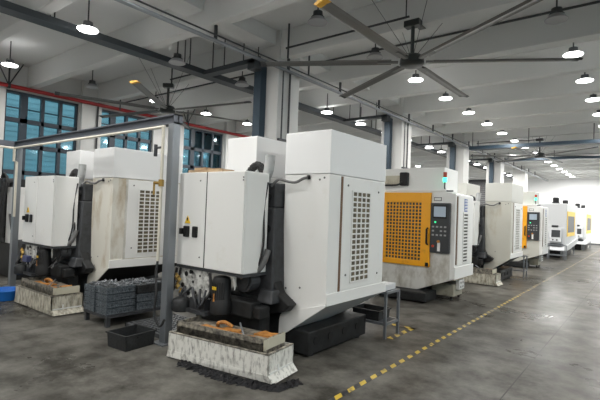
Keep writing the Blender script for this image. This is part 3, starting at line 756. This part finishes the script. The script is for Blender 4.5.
# ------------------------------------------------------------------ machine seen from the front
def machine_front():
    root = thing('machining_center', '', 'machine', (-3.45, 8.6, 0), 'white machining centers with yellow doors')
    B = lambda mb, n, m_, p=root, **k: mb.build(n, m_, p, **k)
    bed = B(box(-4.2, -3.36, 8.25, 9.3, .05, .46), 'bed', IRON, bevel=.02)
    B(box(-4.2, -3.12, 7.7, 8.25, .03, .195), 'bed_front', IRON, bed, bevel=.015)
    for y in (8.5, 8.9): B(MB().cyl((-3.355, y, .26), (-3.367, y, .26), .06, n=16), 'bed_hole', BLACK, bed)
    for y in (8.4, 9.15):
        for x in (-4.05, -3.46): B(MB().cyl((x, y, 0), (x, y, .06), .06), 'levelling_foot', IRON2, bed)
    body = B(MB().prism([(-4.35, .20), (-3.4, .20), (-2.72, .46), (-2.72, 2.0), (-3.0, 2.06), (-4.35, 2.06)], 'Y', 8.0, 9.0), 'guard', WHITE, bevel=.01)
    B(MB().prism([(-4.35, .20), (-3.4, .20), (-2.80, .43), (-2.80, .90), (-3.15, .90), (-3.15, .63), (-4.35, .63)], 'Y', 7.985, 7.999), 'front_skirt', STAIN, body)
    B(box(-4.35, -2.98, 8.1, 8.85, 2.06, 2.5), 'hood', WHITE, bevel=.01)
    B(box(-4.36, -2.9, 7.985, 8.1, 2.04, 2.09), 'hood_ledge', WHITE, body, bevel=.008)
    B(box(-4.3, -3.5, 9.0, 9.9, .46, 1.9), 'rear_housing', IRON2, bevel=.02)
    # side
    B(box(-2.722, -2.70, 7.99, 9.05, .46, .68), 'apron_strip', WHITE, body, bevel=.004)
    B(box(-2.722, -2.709, 8.06, 8.10, .72, 1.96), 'door_gap', RUSTG, body)
    sd = B(box(-2.722, -2.708, 8.13, 8.98, .70, 1.97), 'side_door', WHITE, body, bevel=.004)
    grille(sd, 'X', 8.40, 8.66, .74, 1.66, -2.708, 1, 15, .028, WHITE, HOLED)
    lt = MB()
    for k in range(9):
        z = 1.93-.027*k
        lt.box(-2.708, -2.705, 8.44, 8.62, z-.021, z-.015) if k % 2 else lt.box(-2.708, -2.705, 8.44, 8.62, z-.021, z-.004)
        lt.box(-2.708, -2.705, 8.44, 8.48, z-.02, z)
    B(lt, 'side_lettering', BLUEM, sd, label='blue vertical lettering')
    # yellow door
    dr = B(MB().box(-4.22, -4.07, 7.95, 7.995, .64, 2.02).box(-3.34, -3.165, 7.95, 7.995, .64, 2.02).box(-4.07, -3.34, 7.95, 7.995, 1.84, 2.02).box(-4.07, -3.34, 7.95, 7.995, .64, .74), 'door', YELLOW, bevel=.006, label='yellow sliding door with square lattice window')
    grille(dr, 'Y', -4.07, -3.34, .74, 1.84, 7.972, 11, 17, .018, YELLOW, HOLED, name='window_lattice')
    B(MB().tube([(-3.21, 7.95, 1.36), (-3.21, 7.90, 1.34), (-3.21, 7.90, 1.08), (-3.21, 7.95, 1.06)], .018, 8, 0), 'door_handle', BLACK, dr)
    B(box(-3.24, -3.18, 7.94, 7.95, .65, .72), 'door_latch', BLACK, dr)
    # control panel
    cp = B(box(-3.155, -2.80, 7.93, 7.998, .92, 1.83), 'control_panel', PANEL, bevel=.008)
    B(box(-3.11, -2.85, 7.922, 7.932, 1.55, 1.79), 'screen_bezel', BLACK, cp)
    B(box(-3.09, -2.87, 7.919, 7.923, 1.58, 1.765), 'screen', SCREEN, cp)
    B(MB().cyl((-3.06, 7.93, 1.48), (-3.06, 7.915, 1.48), .018, n=12), 'start_button', GREENB, cp)
    for r in range(3):
        for q in range(4):
            if (r, q) in ((1, 1),): continue
            B(box(-3.12+.075*q, -3.08+.075*q, 7.922, 7.931, 1.38-.075*r, 1.41-.075*r), 'key', KEY, cp)
    B(MB().cyl((-2.99, 7.93, 1.13), (-2.99, 7.90, 1.13), .026, n=12), 'override_dial', ORANGE, cp)
    B(MB().cyl((-3.09, 7.93, 1.04), (-3.09, 7.90, 1.04), .022, n=12), 'emergency_stop', REDB, cp)
    B(box(-3.01, -2.96, 7.922, 7.931, .95, 1.11), 'note', PAPER, cp, label='white paper note')
    pt = B(box(-3.12, -2.98, 7.993, 7.999, 1.87, 1.94), 'name_plate', BLACK, body)
    B(box(-3.11, -2.99, 7.99, 7.994, 1.88, 1.93), 'plate_face', PAPER, pt)
    # arm with cable on the hood
    ar = B(box(-4.35, -3.82, 8.04, 8.10, 2.19, 2.36), 'cable_arm', CREAM, bevel=.01)
    B(box(-3.84, -3.68, 8.0, 8.12, 2.16, 2.42), 'arm_joint', BLACK, ar, bevel=.02)
    B(MB().tube([(-4.35, 8.02, 2.17), (-3.9, 8.01, 2.17), (-3.78, 8.0, 2.24)], .018), 'arm_hose', RUBBER, ar)
    # signal tower
    tw = B(MB().tube([(-2.80, 8.08, 2.06), (-2.90, 8.02, 2.06), (-2.93, 8.0, 2.10), (-2.93, 8.0, 2.22)], .014, 8), 'signal_tower', IRON2)
    B(MB().cyl((-2.93, 8.0, 2.22), (-2.93, 8.0, 2.30), .034, n=16), 'green_lens', GREEN, tw, label='lit green lens')
    B(MB().cyl((-2.93, 8.0, 2.30), (-2.93, 8.0, 2.40), .034, n=16), 'red_lens', REDL, tw, label='dark red lens')
    return root
Cm = machine_front(); Cm['label'] = 'white machining center with a yellow lattice door, right behind the nearest machine'
def small_tank():
    root = thing('coolant_tank', '', 'coolant tank', (-2.95, 8.7, 0), 'beige wheeled coolant tanks')
    box(-3.3, -2.87, 8.45, 8.95, .07, .29).build('tank_body', TANKB, root, bevel=.01)
    box(-3.28, -2.89, 8.47, 8.93, .29, .305).build('tank_lid', SLUDGE, root)
    for x in (-3.25, -2.92):
        for y in (8.5, 8.9): MB().cyl((x-.015, y, .035), (x+.015, y, .035), .035, n=12).build('caster', BLACK, root)
    cn = box(-2.868, -2.80, 8.56, 8.86, .20, .38).build('white_guard', PAPER, root, bevel=.01)
    for y in (8.65, 8.77):
        for z in (.25, .33): MB().cyl((-2.80, y, z), (-2.796, y, z), .02, n=10).build('guard_hole', BLACK, cn)
    return root
ST = small_tank(); ST['label'] = 'beige coolant tank under the machine with the large yellow door'
Dm = clone(A, (0, 7.95, 0), 'white machining center with its back to the camera, behind the yellow-door machine')
TD = clone(TA, (-.06, 7.92, 0), 'cream coolant tank on the floor right of the beige tank', rot=0)
RD = clone(RA, (0, 8.05, 0), 'steel rack standing halfway down the machine row')
Em = clone(Cm, (.05, 8.1, 0), 'white machining center with a narrow strip of its orange-yellow door showing')
SE = clone(ST, (.03, 8.1, 0), 'small beige coolant tank halfway down the machine row')

repaint(Dm, {'side_guard': SHADEW, 'hood': SHADEH, 'chip_chute': IRON, 'corner_plate': SHADEW})  # rusty beige guard and hood carry the dimmer light as colour
repaint(TD, {'tank_body': TANKC, 'flared_foot': TANKC})
repaint(Em, {'hood': SHADEH, 'front_skirt': SHADEW})  # grey-beige hood and skirt: shade put into the colour
# ------------------------------------------------------------------ newer machines at the far end
def machine_new():
    root = thing('machining_center', '', 'machine', (-3.4, 23, 0), 'white machining centers with a yellow-edged side window')
    B = lambda mb, n, m_, p=root, **k: mb.build(n, m_, p, **k)
    B(box(-4.3, -2.9, 21.7, 25.2, 0, .5), 'bed', IRON, bevel=.02)
    body = B(box(-4.4, -2.65, 21.4, 24.9, .5, 2.3), 'guard', NEWW, bevel=.03)
    B(MB().prism([(20.9, .34), (20.9, .38), (21.4, .56), (24.9, .80), (24.9, .55), (22.0, .36)], 'X', -3.4, -2.60), 'chip_tray', NEWW, bevel=.01)
    w = B(MB().box(-2.66, -2.63, 21.5, 23.9, 1.78, 1.98).box(-2.66, -2.63, 21.5, 23.9, .92, 1.08).box(-2.66, -2.63, 23.7, 23.9, 1.08, 1.78).box(-2.66, -2.63, 21.5, 21.62, 1.08, 1.78), 'yellow_frame', BRIGHTY, label='bright yellow window frame')
    B(box(-2.66, -2.635, 21.62, 23.7, 1.08, 1.78), 'side_window', PANEL, w)
    con = B(MB().prism([(21.4, .62), (21.28, .62), (21.22, .7), (21.28, 1.28), (21.4, 1.28)], 'X', -3.24, -2.82), 'operator_console', NEWW, bevel=.01)
    B(MB().hexa([(-3.18, 21.235, .88), (-2.86, 21.235, .88), (-2.86, 21.30, .88), (-3.18, 21.30, .88)], [(-3.18, 21.262, 1.18), (-2.86, 21.262, 1.18), (-2.86, 21.31, 1.18), (-3.18, 21.31, 1.18)]), 'screen', PANEL, con)
    B(box(-3.18, -2.95, 21.26, 21.40, 1.30, 1.38), 'console_hood', PANEL, con)
    for x in (-3.12, -2.97): B(MB().cyl((x, 21.25, .77), (x, 21.2, .77), .03, n=12), 'knob', BLACK, con)
    B(box(-3.3, -2.75, 21.15, 21.4, .52, .60), 'keyboard_shelf', PANEL, body)
    B(box(-3.9, -3.85, 21.37, 21.41, .9, 2.1), 'door_gap', BLACK, body)
    for y in (21.8, 24.6):
        B(box(-3.25, -2.98, y-.15, y+.15, 2.3, 2.36), 'motor_base', PANEL)
        B(MB().lathe([(.11, 2.36), (.12, 2.38), (.12, 2.54), (.09, 2.57)], -3.12, y, 16), 'top_motor', BLACK)
    for x in (-3.3, -2.75):
        for y in (21.2, 24.5): B(box(x, x+.05, y, y+.05, 0, .42), 'support_leg', STEEL)
    return root
Fm = machine_new(); Fm['label'] = 'white far-end machine with yellow-edged side window, nearer one of the pair'
clone(Fm, (.03, 7.2, 0), 'farthest white machine with a yellow-edged side window, right before the far wall')
clone(RA, (.05, 15.25, 0), 'steel rack in front of the nearest far-end white machine')

# ------------------------------------------------------------------ ceiling fans
def fan():
    x, y, z = -2.77, 6.07, 3.85
    root = thing('ceiling_fan', '', 'ceiling fan', (x, y, z), 'large six-blade ceiling fans')
    B = lambda mb, n, m_, p=root, **k: mb.build(n, m_, p, **k)
    box(x-.05, x+.05, y-.05, y+.36, 4.46, 4.47).build('mounting_plate', FANB, root)
    B(MB().cyl((x, y, z), (x, y, 4.40), .028, n=12), 'down_rod', FANB)
    B(box(x-.12, x+.12, y-.07, y+.07, 4.37, 4.465), 'drive_box', FANB, bevel=.01)
    B(MB().lathe([(.06, .11), (.14, .09), (.17, .05), (.18, -.03), (.15, -.06), (.06, -.07)], x, y, 24, z), 'hub', FANB, smooth=True)
    for k in range(6):
        a = math.radians(29.2+60*k)
        mb = MB()
        prof = [(-.085, .012), (-.03, .024), (.05, .018), (.085, -.012), (.03, -.004), (-.05, -.012)]
        mb.prism(prof, 'X', .30, 2.2)
        tl = 12*PI/180
        bmesh.ops.rotate(mb.bm, verts=mb.bm.verts[:], cent=(0, 0, 0), matrix=Matrix.Rotation(tl, 3, 'X'))
        mb.box(.2, .5, -.03, .03, -.015, .01)
        bmesh.ops.rotate(mb.bm, verts=mb.bm.verts[:], cent=(0, 0, 0), matrix=Matrix.Rotation(a, 3, 'Z'))
        bmesh.ops.translate(mb.bm, verts=mb.bm.verts[:], vec=(x, y, z))
        bl = B(mb, 'blade', BLADE)
        t = MB().prism([(p[0]*1.05, p[1]*1.1) for p in prof], 'X', 2.2, 2.29)
        bmesh.ops.rotate(t.bm, verts=t.bm.verts[:], cent=(0, 0, 0), matrix=Matrix.Rotation(tl, 3, 'X'))
        bmesh.ops.rotate(t.bm, verts=t.bm.verts[:], cent=(0, 0, 0), matrix=Matrix.Rotation(a, 3, 'Z'))
        bmesh.ops.translate(t.bm, verts=t.bm.verts[:], vec=(x, y, z))
        t.build('blade_tip', TIPO if k == 4 else IRON2, bl, label='orange blade tip' if k == 4 else None)
    for k in range(4):
        a = PI/4+k*PI/2
        B(MB().cyl((x+.06*c(a), y+.06*s(a), z+.10), (x+.85*c(a), y+.85*s(a), ZC), .004, n=6), 'guy_wire', IRON2)
    return root
F1 = fan(); F1['label'] = 'large ceiling fan nearest the camera, six grey blades, top centre'
clone(F1, (-.27, 1.785*6+.7, 0), 'distant ceiling fan high before the white far wall', rot=math.radians(-8))
clone(F1, (-6.0, 0, -.05), 'ceiling fan above the left machine, one yellow blade tip', rot=math.radians(41-.0))

# ------------------------------------------------------------------ lamps
def lamp(on):
    root = thing('pendant_lamp', '', 'lamp', (0, 0, 4.5), 'round pendant lamps under the ceiling')
    MB().cyl((0, 0, .10), (0, 0, .5 if on else .5), .012, n=8).build('stem', LAMPB, root)
    MB().lathe([(.03, .11), (.07, .10), (.075, .03), (.10, .02), (.10, .005)], 0, 0, 24).build('housing', LAMPB, root, smooth=True)
    MB().lathe([(.10, .005), (.148, -.010), (.154, -.020), (.148, -.028), (.10, -.036), (.001, -.038)], 0, 0, 24).build('lens', LENSON, root, smooth=True) if on else MB().lathe([(.10, .005), (.13, -.03), (.155, -.06), (.15, -.066), (.001, -.06)], 0, 0, 24).build('reflector', LENSOFF, root, smooth=True)
    return root
def fix(root):      # children were built in world space around the origin; bring them to the root
    for ch in [x for x in bpy.data.objects if x.parent == root]:
        for v in ch.data.vertices: v.co.z += 4.5
LON = lamp(True); fix(LON); LOFF = lamp(False); fix(LOFF)
ord_ = ['nearest', 'second', 'third', 'fourth', 'fifth', 'sixth', 'seventh', 'eighth', 'ninth', 'tenth', 'eleventh', 'twelfth', 'thirteenth', 'fourteenth', 'fifteenth', 'sixteenth', 'seventeenth', 'eighteenth', 'nineteenth', 'twentieth']
POWER = 27
rowsx = {-1.06: 'above the open aisle', -3.95: 'above the main machine row', -7.4: 'left of the columns', -10.8: 'beside the window wall'}
off = {(-3.95, 5.29), (-3.95, 7.08), (-1.06, 7.08), (-7.4, 5.29), (-7.4, 7.08), (-10.8, 5.29), (-1.06, 5.29)}
al = bpy.data.lights.new('lamp_light', 'AREA'); al.shape = 'DISK'; al.size = .24; al.energy = POWER; al.color = (1, .985, .95); al.spread = PI
al2 = al.copy(); al2.energy = 60
al3 = al.copy(); al3.energy = 15
al4 = al.copy(); al4.energy = 36
first = {True: LON, False: LOFF}; used = {True: False, False: False}
def place_lamp(x, y, on, label):
    z = 4.5
    src = first[on]
    if not used[on]: o = src; used[on] = True
    else: o = copy_tree(src)
    if x == -7.4:                       # this row hangs lower, clear of the tray
        x, z, y = -6.88, 4.30, 3.26+(y-3.5)*.93
        d = (y-6.35+.8925) % 1.785-.8925
        for q in range(4):
            if abs(y-(5.95+5.35*q)) < .3: y = 5.95+5.35*q+.32
        d = (y-6.35+.8925) % 1.785-.8925
        if abs(d) < .13: y += (.13-abs(d))*(1 if d > 0 else -1)
    o.location = (x, y, z); o['label'] = label
    if on:
        lo = bpy.data.objects.new('lamp_light', al2 if y > 25.5 else (al3 if (y < 1 and x < 2) or (x > 2 and y > 11) else (al4 if x > 2 and y > 0 else al))); COL.objects.link(lo); lo.location = (x, y, z-.06)
minvis = {-1.06: 7.0, -3.95: 5.2, -7.4: 3.4, -10.8: 3.4}
for x, where in rowsx.items():
    k = 0
    for i in range(-6, 18):
        y = round(3.5+1.79*i, 2)
        if y > YF-.6: continue
        lit = not (x == -1.06 and 0 < y < 8) and not any(abs(x-ox) < .05 and abs(y-oy) < .1 for ox, oy in off)
        if y < minvis[x]: place_lamp(x, y, lit, '%s round pendant lamp outside the picture towards the camera' % ('lit' if lit else 'unlit')); continue
        place_lamp(x, y, lit, '%s round pendant lamp, %s in the row %s' % ('lit' if lit else 'dark unlit', ord_[k], where)); k += 1
for i in range(-6, 18, 1):
    y = round(3.5+1.79*i, 2)
    if y < YF-.6:
        place_lamp(2.4, y, True, 'lit round pendant lamp outside the picture to the right')

# ------------------------------------------------------------------ trays, conduits, pipes overhead
def rods(root, pts, z0, z1=ZC, m=IRON2, r=.012):
    for x, y in pts: MB().cyl((x, y, z0), (x, y, z1), r, n=8).build('hanger_rod', m, root)
root = thing('cable_tray', 'long dark cable tray running under the ceiling left of the columns', 'cable tray', (-7.4, 14, 4.4))
MB().box(-7.53, -7.30, -2, 34, 4.35, 4.365).box(-7.545, -7.53, -2, 34, 4.35, 4.455).box(-7.30, -7.285, -2, 34, 4.35, 4.455).build('tray_channel', TRAYD, root)
box(-7.53, -7.30, -2, 34, 4.448, 4.455).build('tray_cover', TRAYB, root)
rods(root, [(x, .35+2.6*k) for k in range(0, 13) for x in (-7.50, -7.33)], 4.455)
for k in range(0, 4):
    y = 6.2+5.35*k-.06
    nm = ['first column on the left', 'second column', 'third column', 'fourth column'][k]
    root = thing('cable_tray', 'blue grey cable tray dropping down the front face of the %s' % nm, 'cable tray', (-5.8, y, 3.9), 'vertical column cable trays')
    box(-5.98, -5.80, y-.10, y+.055, 0, 4.33).build('drop_channel', TRAYB, root)
    MB().box(-7.26, -5.80, y-.28, y-.10, 4.33, 4.345).box(-7.26, -5.80, y-.29, y-.28, 4.33, 4.40).box(-7.26, -5.80, y-.10, y-.09, 4.33, 4.40).box(-5.98, -5.80, y-.29, y-.10, 4.22, 4.40).build('cross_channel', TRAYD, root)
    rods(root, [(-7.1, y-.19), (-6.75, y-.19), (-6.2, y-.19)], 4.345)
# conduit bundle along the columns
root = thing('conduit', 'grey conduit pair running along the column fronts under the ceiling', 'conduit', (-5.4, 14, 4.25))
MB().cyl((-5.40, -4, 4.24), (-5.40, 34, 4.24), .022, n=10).build('pipe', STEEL, root, smooth=True)
MB().cyl((-5.34, -4, 4.29), (-5.34, 34, 4.29), .014, n=8).build('pipe', IRON2, root, smooth=True)
box(-5.415, -5.325, -4, 34, 4.20, 4.212).build('strut', STEEL, root)
for k in range(0, 17):
    y = 4.56+1.8*(k-2)
    box(-5.42, -5.38, y-.02, y+.02, 4.215, ZC).build('hanger_strut', IRON2, root)
# pipes down the first columns
for k, nm in enumerate(('first column on the left', 'second column from the left')):
    y = 6.52+5.35*k
    root = thing('drop_pipe', 'dark vertical pipes running down the aisle side of the %s' % nm, 'pipe', (-5.45, y, 2))
    for dy in (-.22, -.02): MB().cyl((-5.465, y+dy, 0), (-5.465, y+dy, 4.24), .02 if dy > -.1 else .015, n=8).build('pipe', IRON2, root, smooth=True)
    box(-5.497, -5.44, y-.3, y+.05, 2.9, 2.94).build('clip', IRON2, root)
# thin conduits across to the fans
for (y, x0, x1, z, lab) in ((6.3, -5.25, -2.85, 4.56, 'thin dark conduit from the first column to the nearest ceiling fan'),
                        (7.0, -5.3, 5.5, 4.45, 'thin dark conduit crossing the ceiling behind the nearest fan'),
                        (6.3, -8.75, -5.9, 4.52, 'thin dark conduit from the first column to the left fan'),
                        (7.0, -12.2, -6.2, 4.52, 'thin dark conduit crossing to the window wall behind the left fan'),
                        (17.65, -5.2, -3.0, 4.42, 'thin dark conduit from the third column to the distant fan')):
    root = thing('thin_conduit', lab, 'conduit', (x0, y, z))
    MB().cyl((x0, y-.2, z), (x1, y-.2, z), .018, n=8).build('pipe', IRON2, root, smooth=True)
    MB().cyl((x0+.05, y-.2, z-.2), (x0+.05, y-.2, ZC), .018, n=8).build('hanger_rod', IRON2, root)
    MB().cyl((x1-.05, y-.2, z), (x1-.05, y-.2, ZC), .01, n=8).build('hanger_rod', IRON2, root)
for (y, z, lab) in ((16.95, 4.10, 'blue grey cable tray crossing the ceiling at the third column'), (22.3, 4.26, 'farther dark cable tray crossing the ceiling before the far wall')):
    root = thing('cable_tray', lab, 'cable tray', (0, y, z), 'cable trays crossing the hall')
    MB().box(-5.28, 6.4, y-.15, y+.15, z, z+.02).box(-5.28, 6.4, y-.16, y-.14, z, z+.12).box(-5.28, 6.4, y+.14, y+.16, z, z+.12).build('tray_channel', TRAYB, root)
    rods(root, [(-5.2+1.9*k, y) for k in range(7)], z+.02)
# red sprinkler main
root = thing('sprinkler_pipe', 'red sprinkler main running along the window wall under the ceiling', 'pipe', (-12.3, 10, 4.5))
MB().cyl((-12.34, -6, 4.39), (-12.34, 35.5, 4.39), .05, n=14).build('pipe', RED, root, smooth=True)
for k in range(6):
    y = 4.0+5.355*k
    MB().cyl((-12.34, y-.03, 4.39), (-12.34, y+.03, 4.39), .064, n=14).build('coupling', IRON2, root)
    MB().cyl((-12.34, y, 4.43), (-12.34, y, ZC-.004), .02, n=8).cyl((-12.34, y-.02, 4.44), (-12.34, y-.3, ZC-.01), .015, n=8).cyl((-12.34, y+.02, 4.44), (-12.34, y+.3, ZC-.01), .015, n=8).build('brace', IRON2, root)
root = thing('wall_pipe', 'thin dark pipe down the pier between the left windows', 'pipe', (-12.34, 6.2, 2))
MB().cyl((-12.345, 6.25, .02), (-12.345, 6.25, 4.4), .025, n=8).build('pipe', IRON2, root)

# ------------------------------------------------------------------ light and view
w = bpy.data.worlds.new('evening_sky'); SC.world = w; w.use_nodes = True
bg = w.node_tree.nodes['Background']; bg.inputs['Color'].default_value = (.50, .62, .66, 1); bg.inputs['Strength'].default_value = 1.5
SC.view_settings.view_transform = 'Standard'; SC.view_settings.look = 'None'
SC.view_settings.gamma = 1; SC.view_settings.use_curve_mapping = False
SC.view_settings.exposure = 0.58
SC.cycles.use_denoising = True
SC.cycles.max_bounces = 8
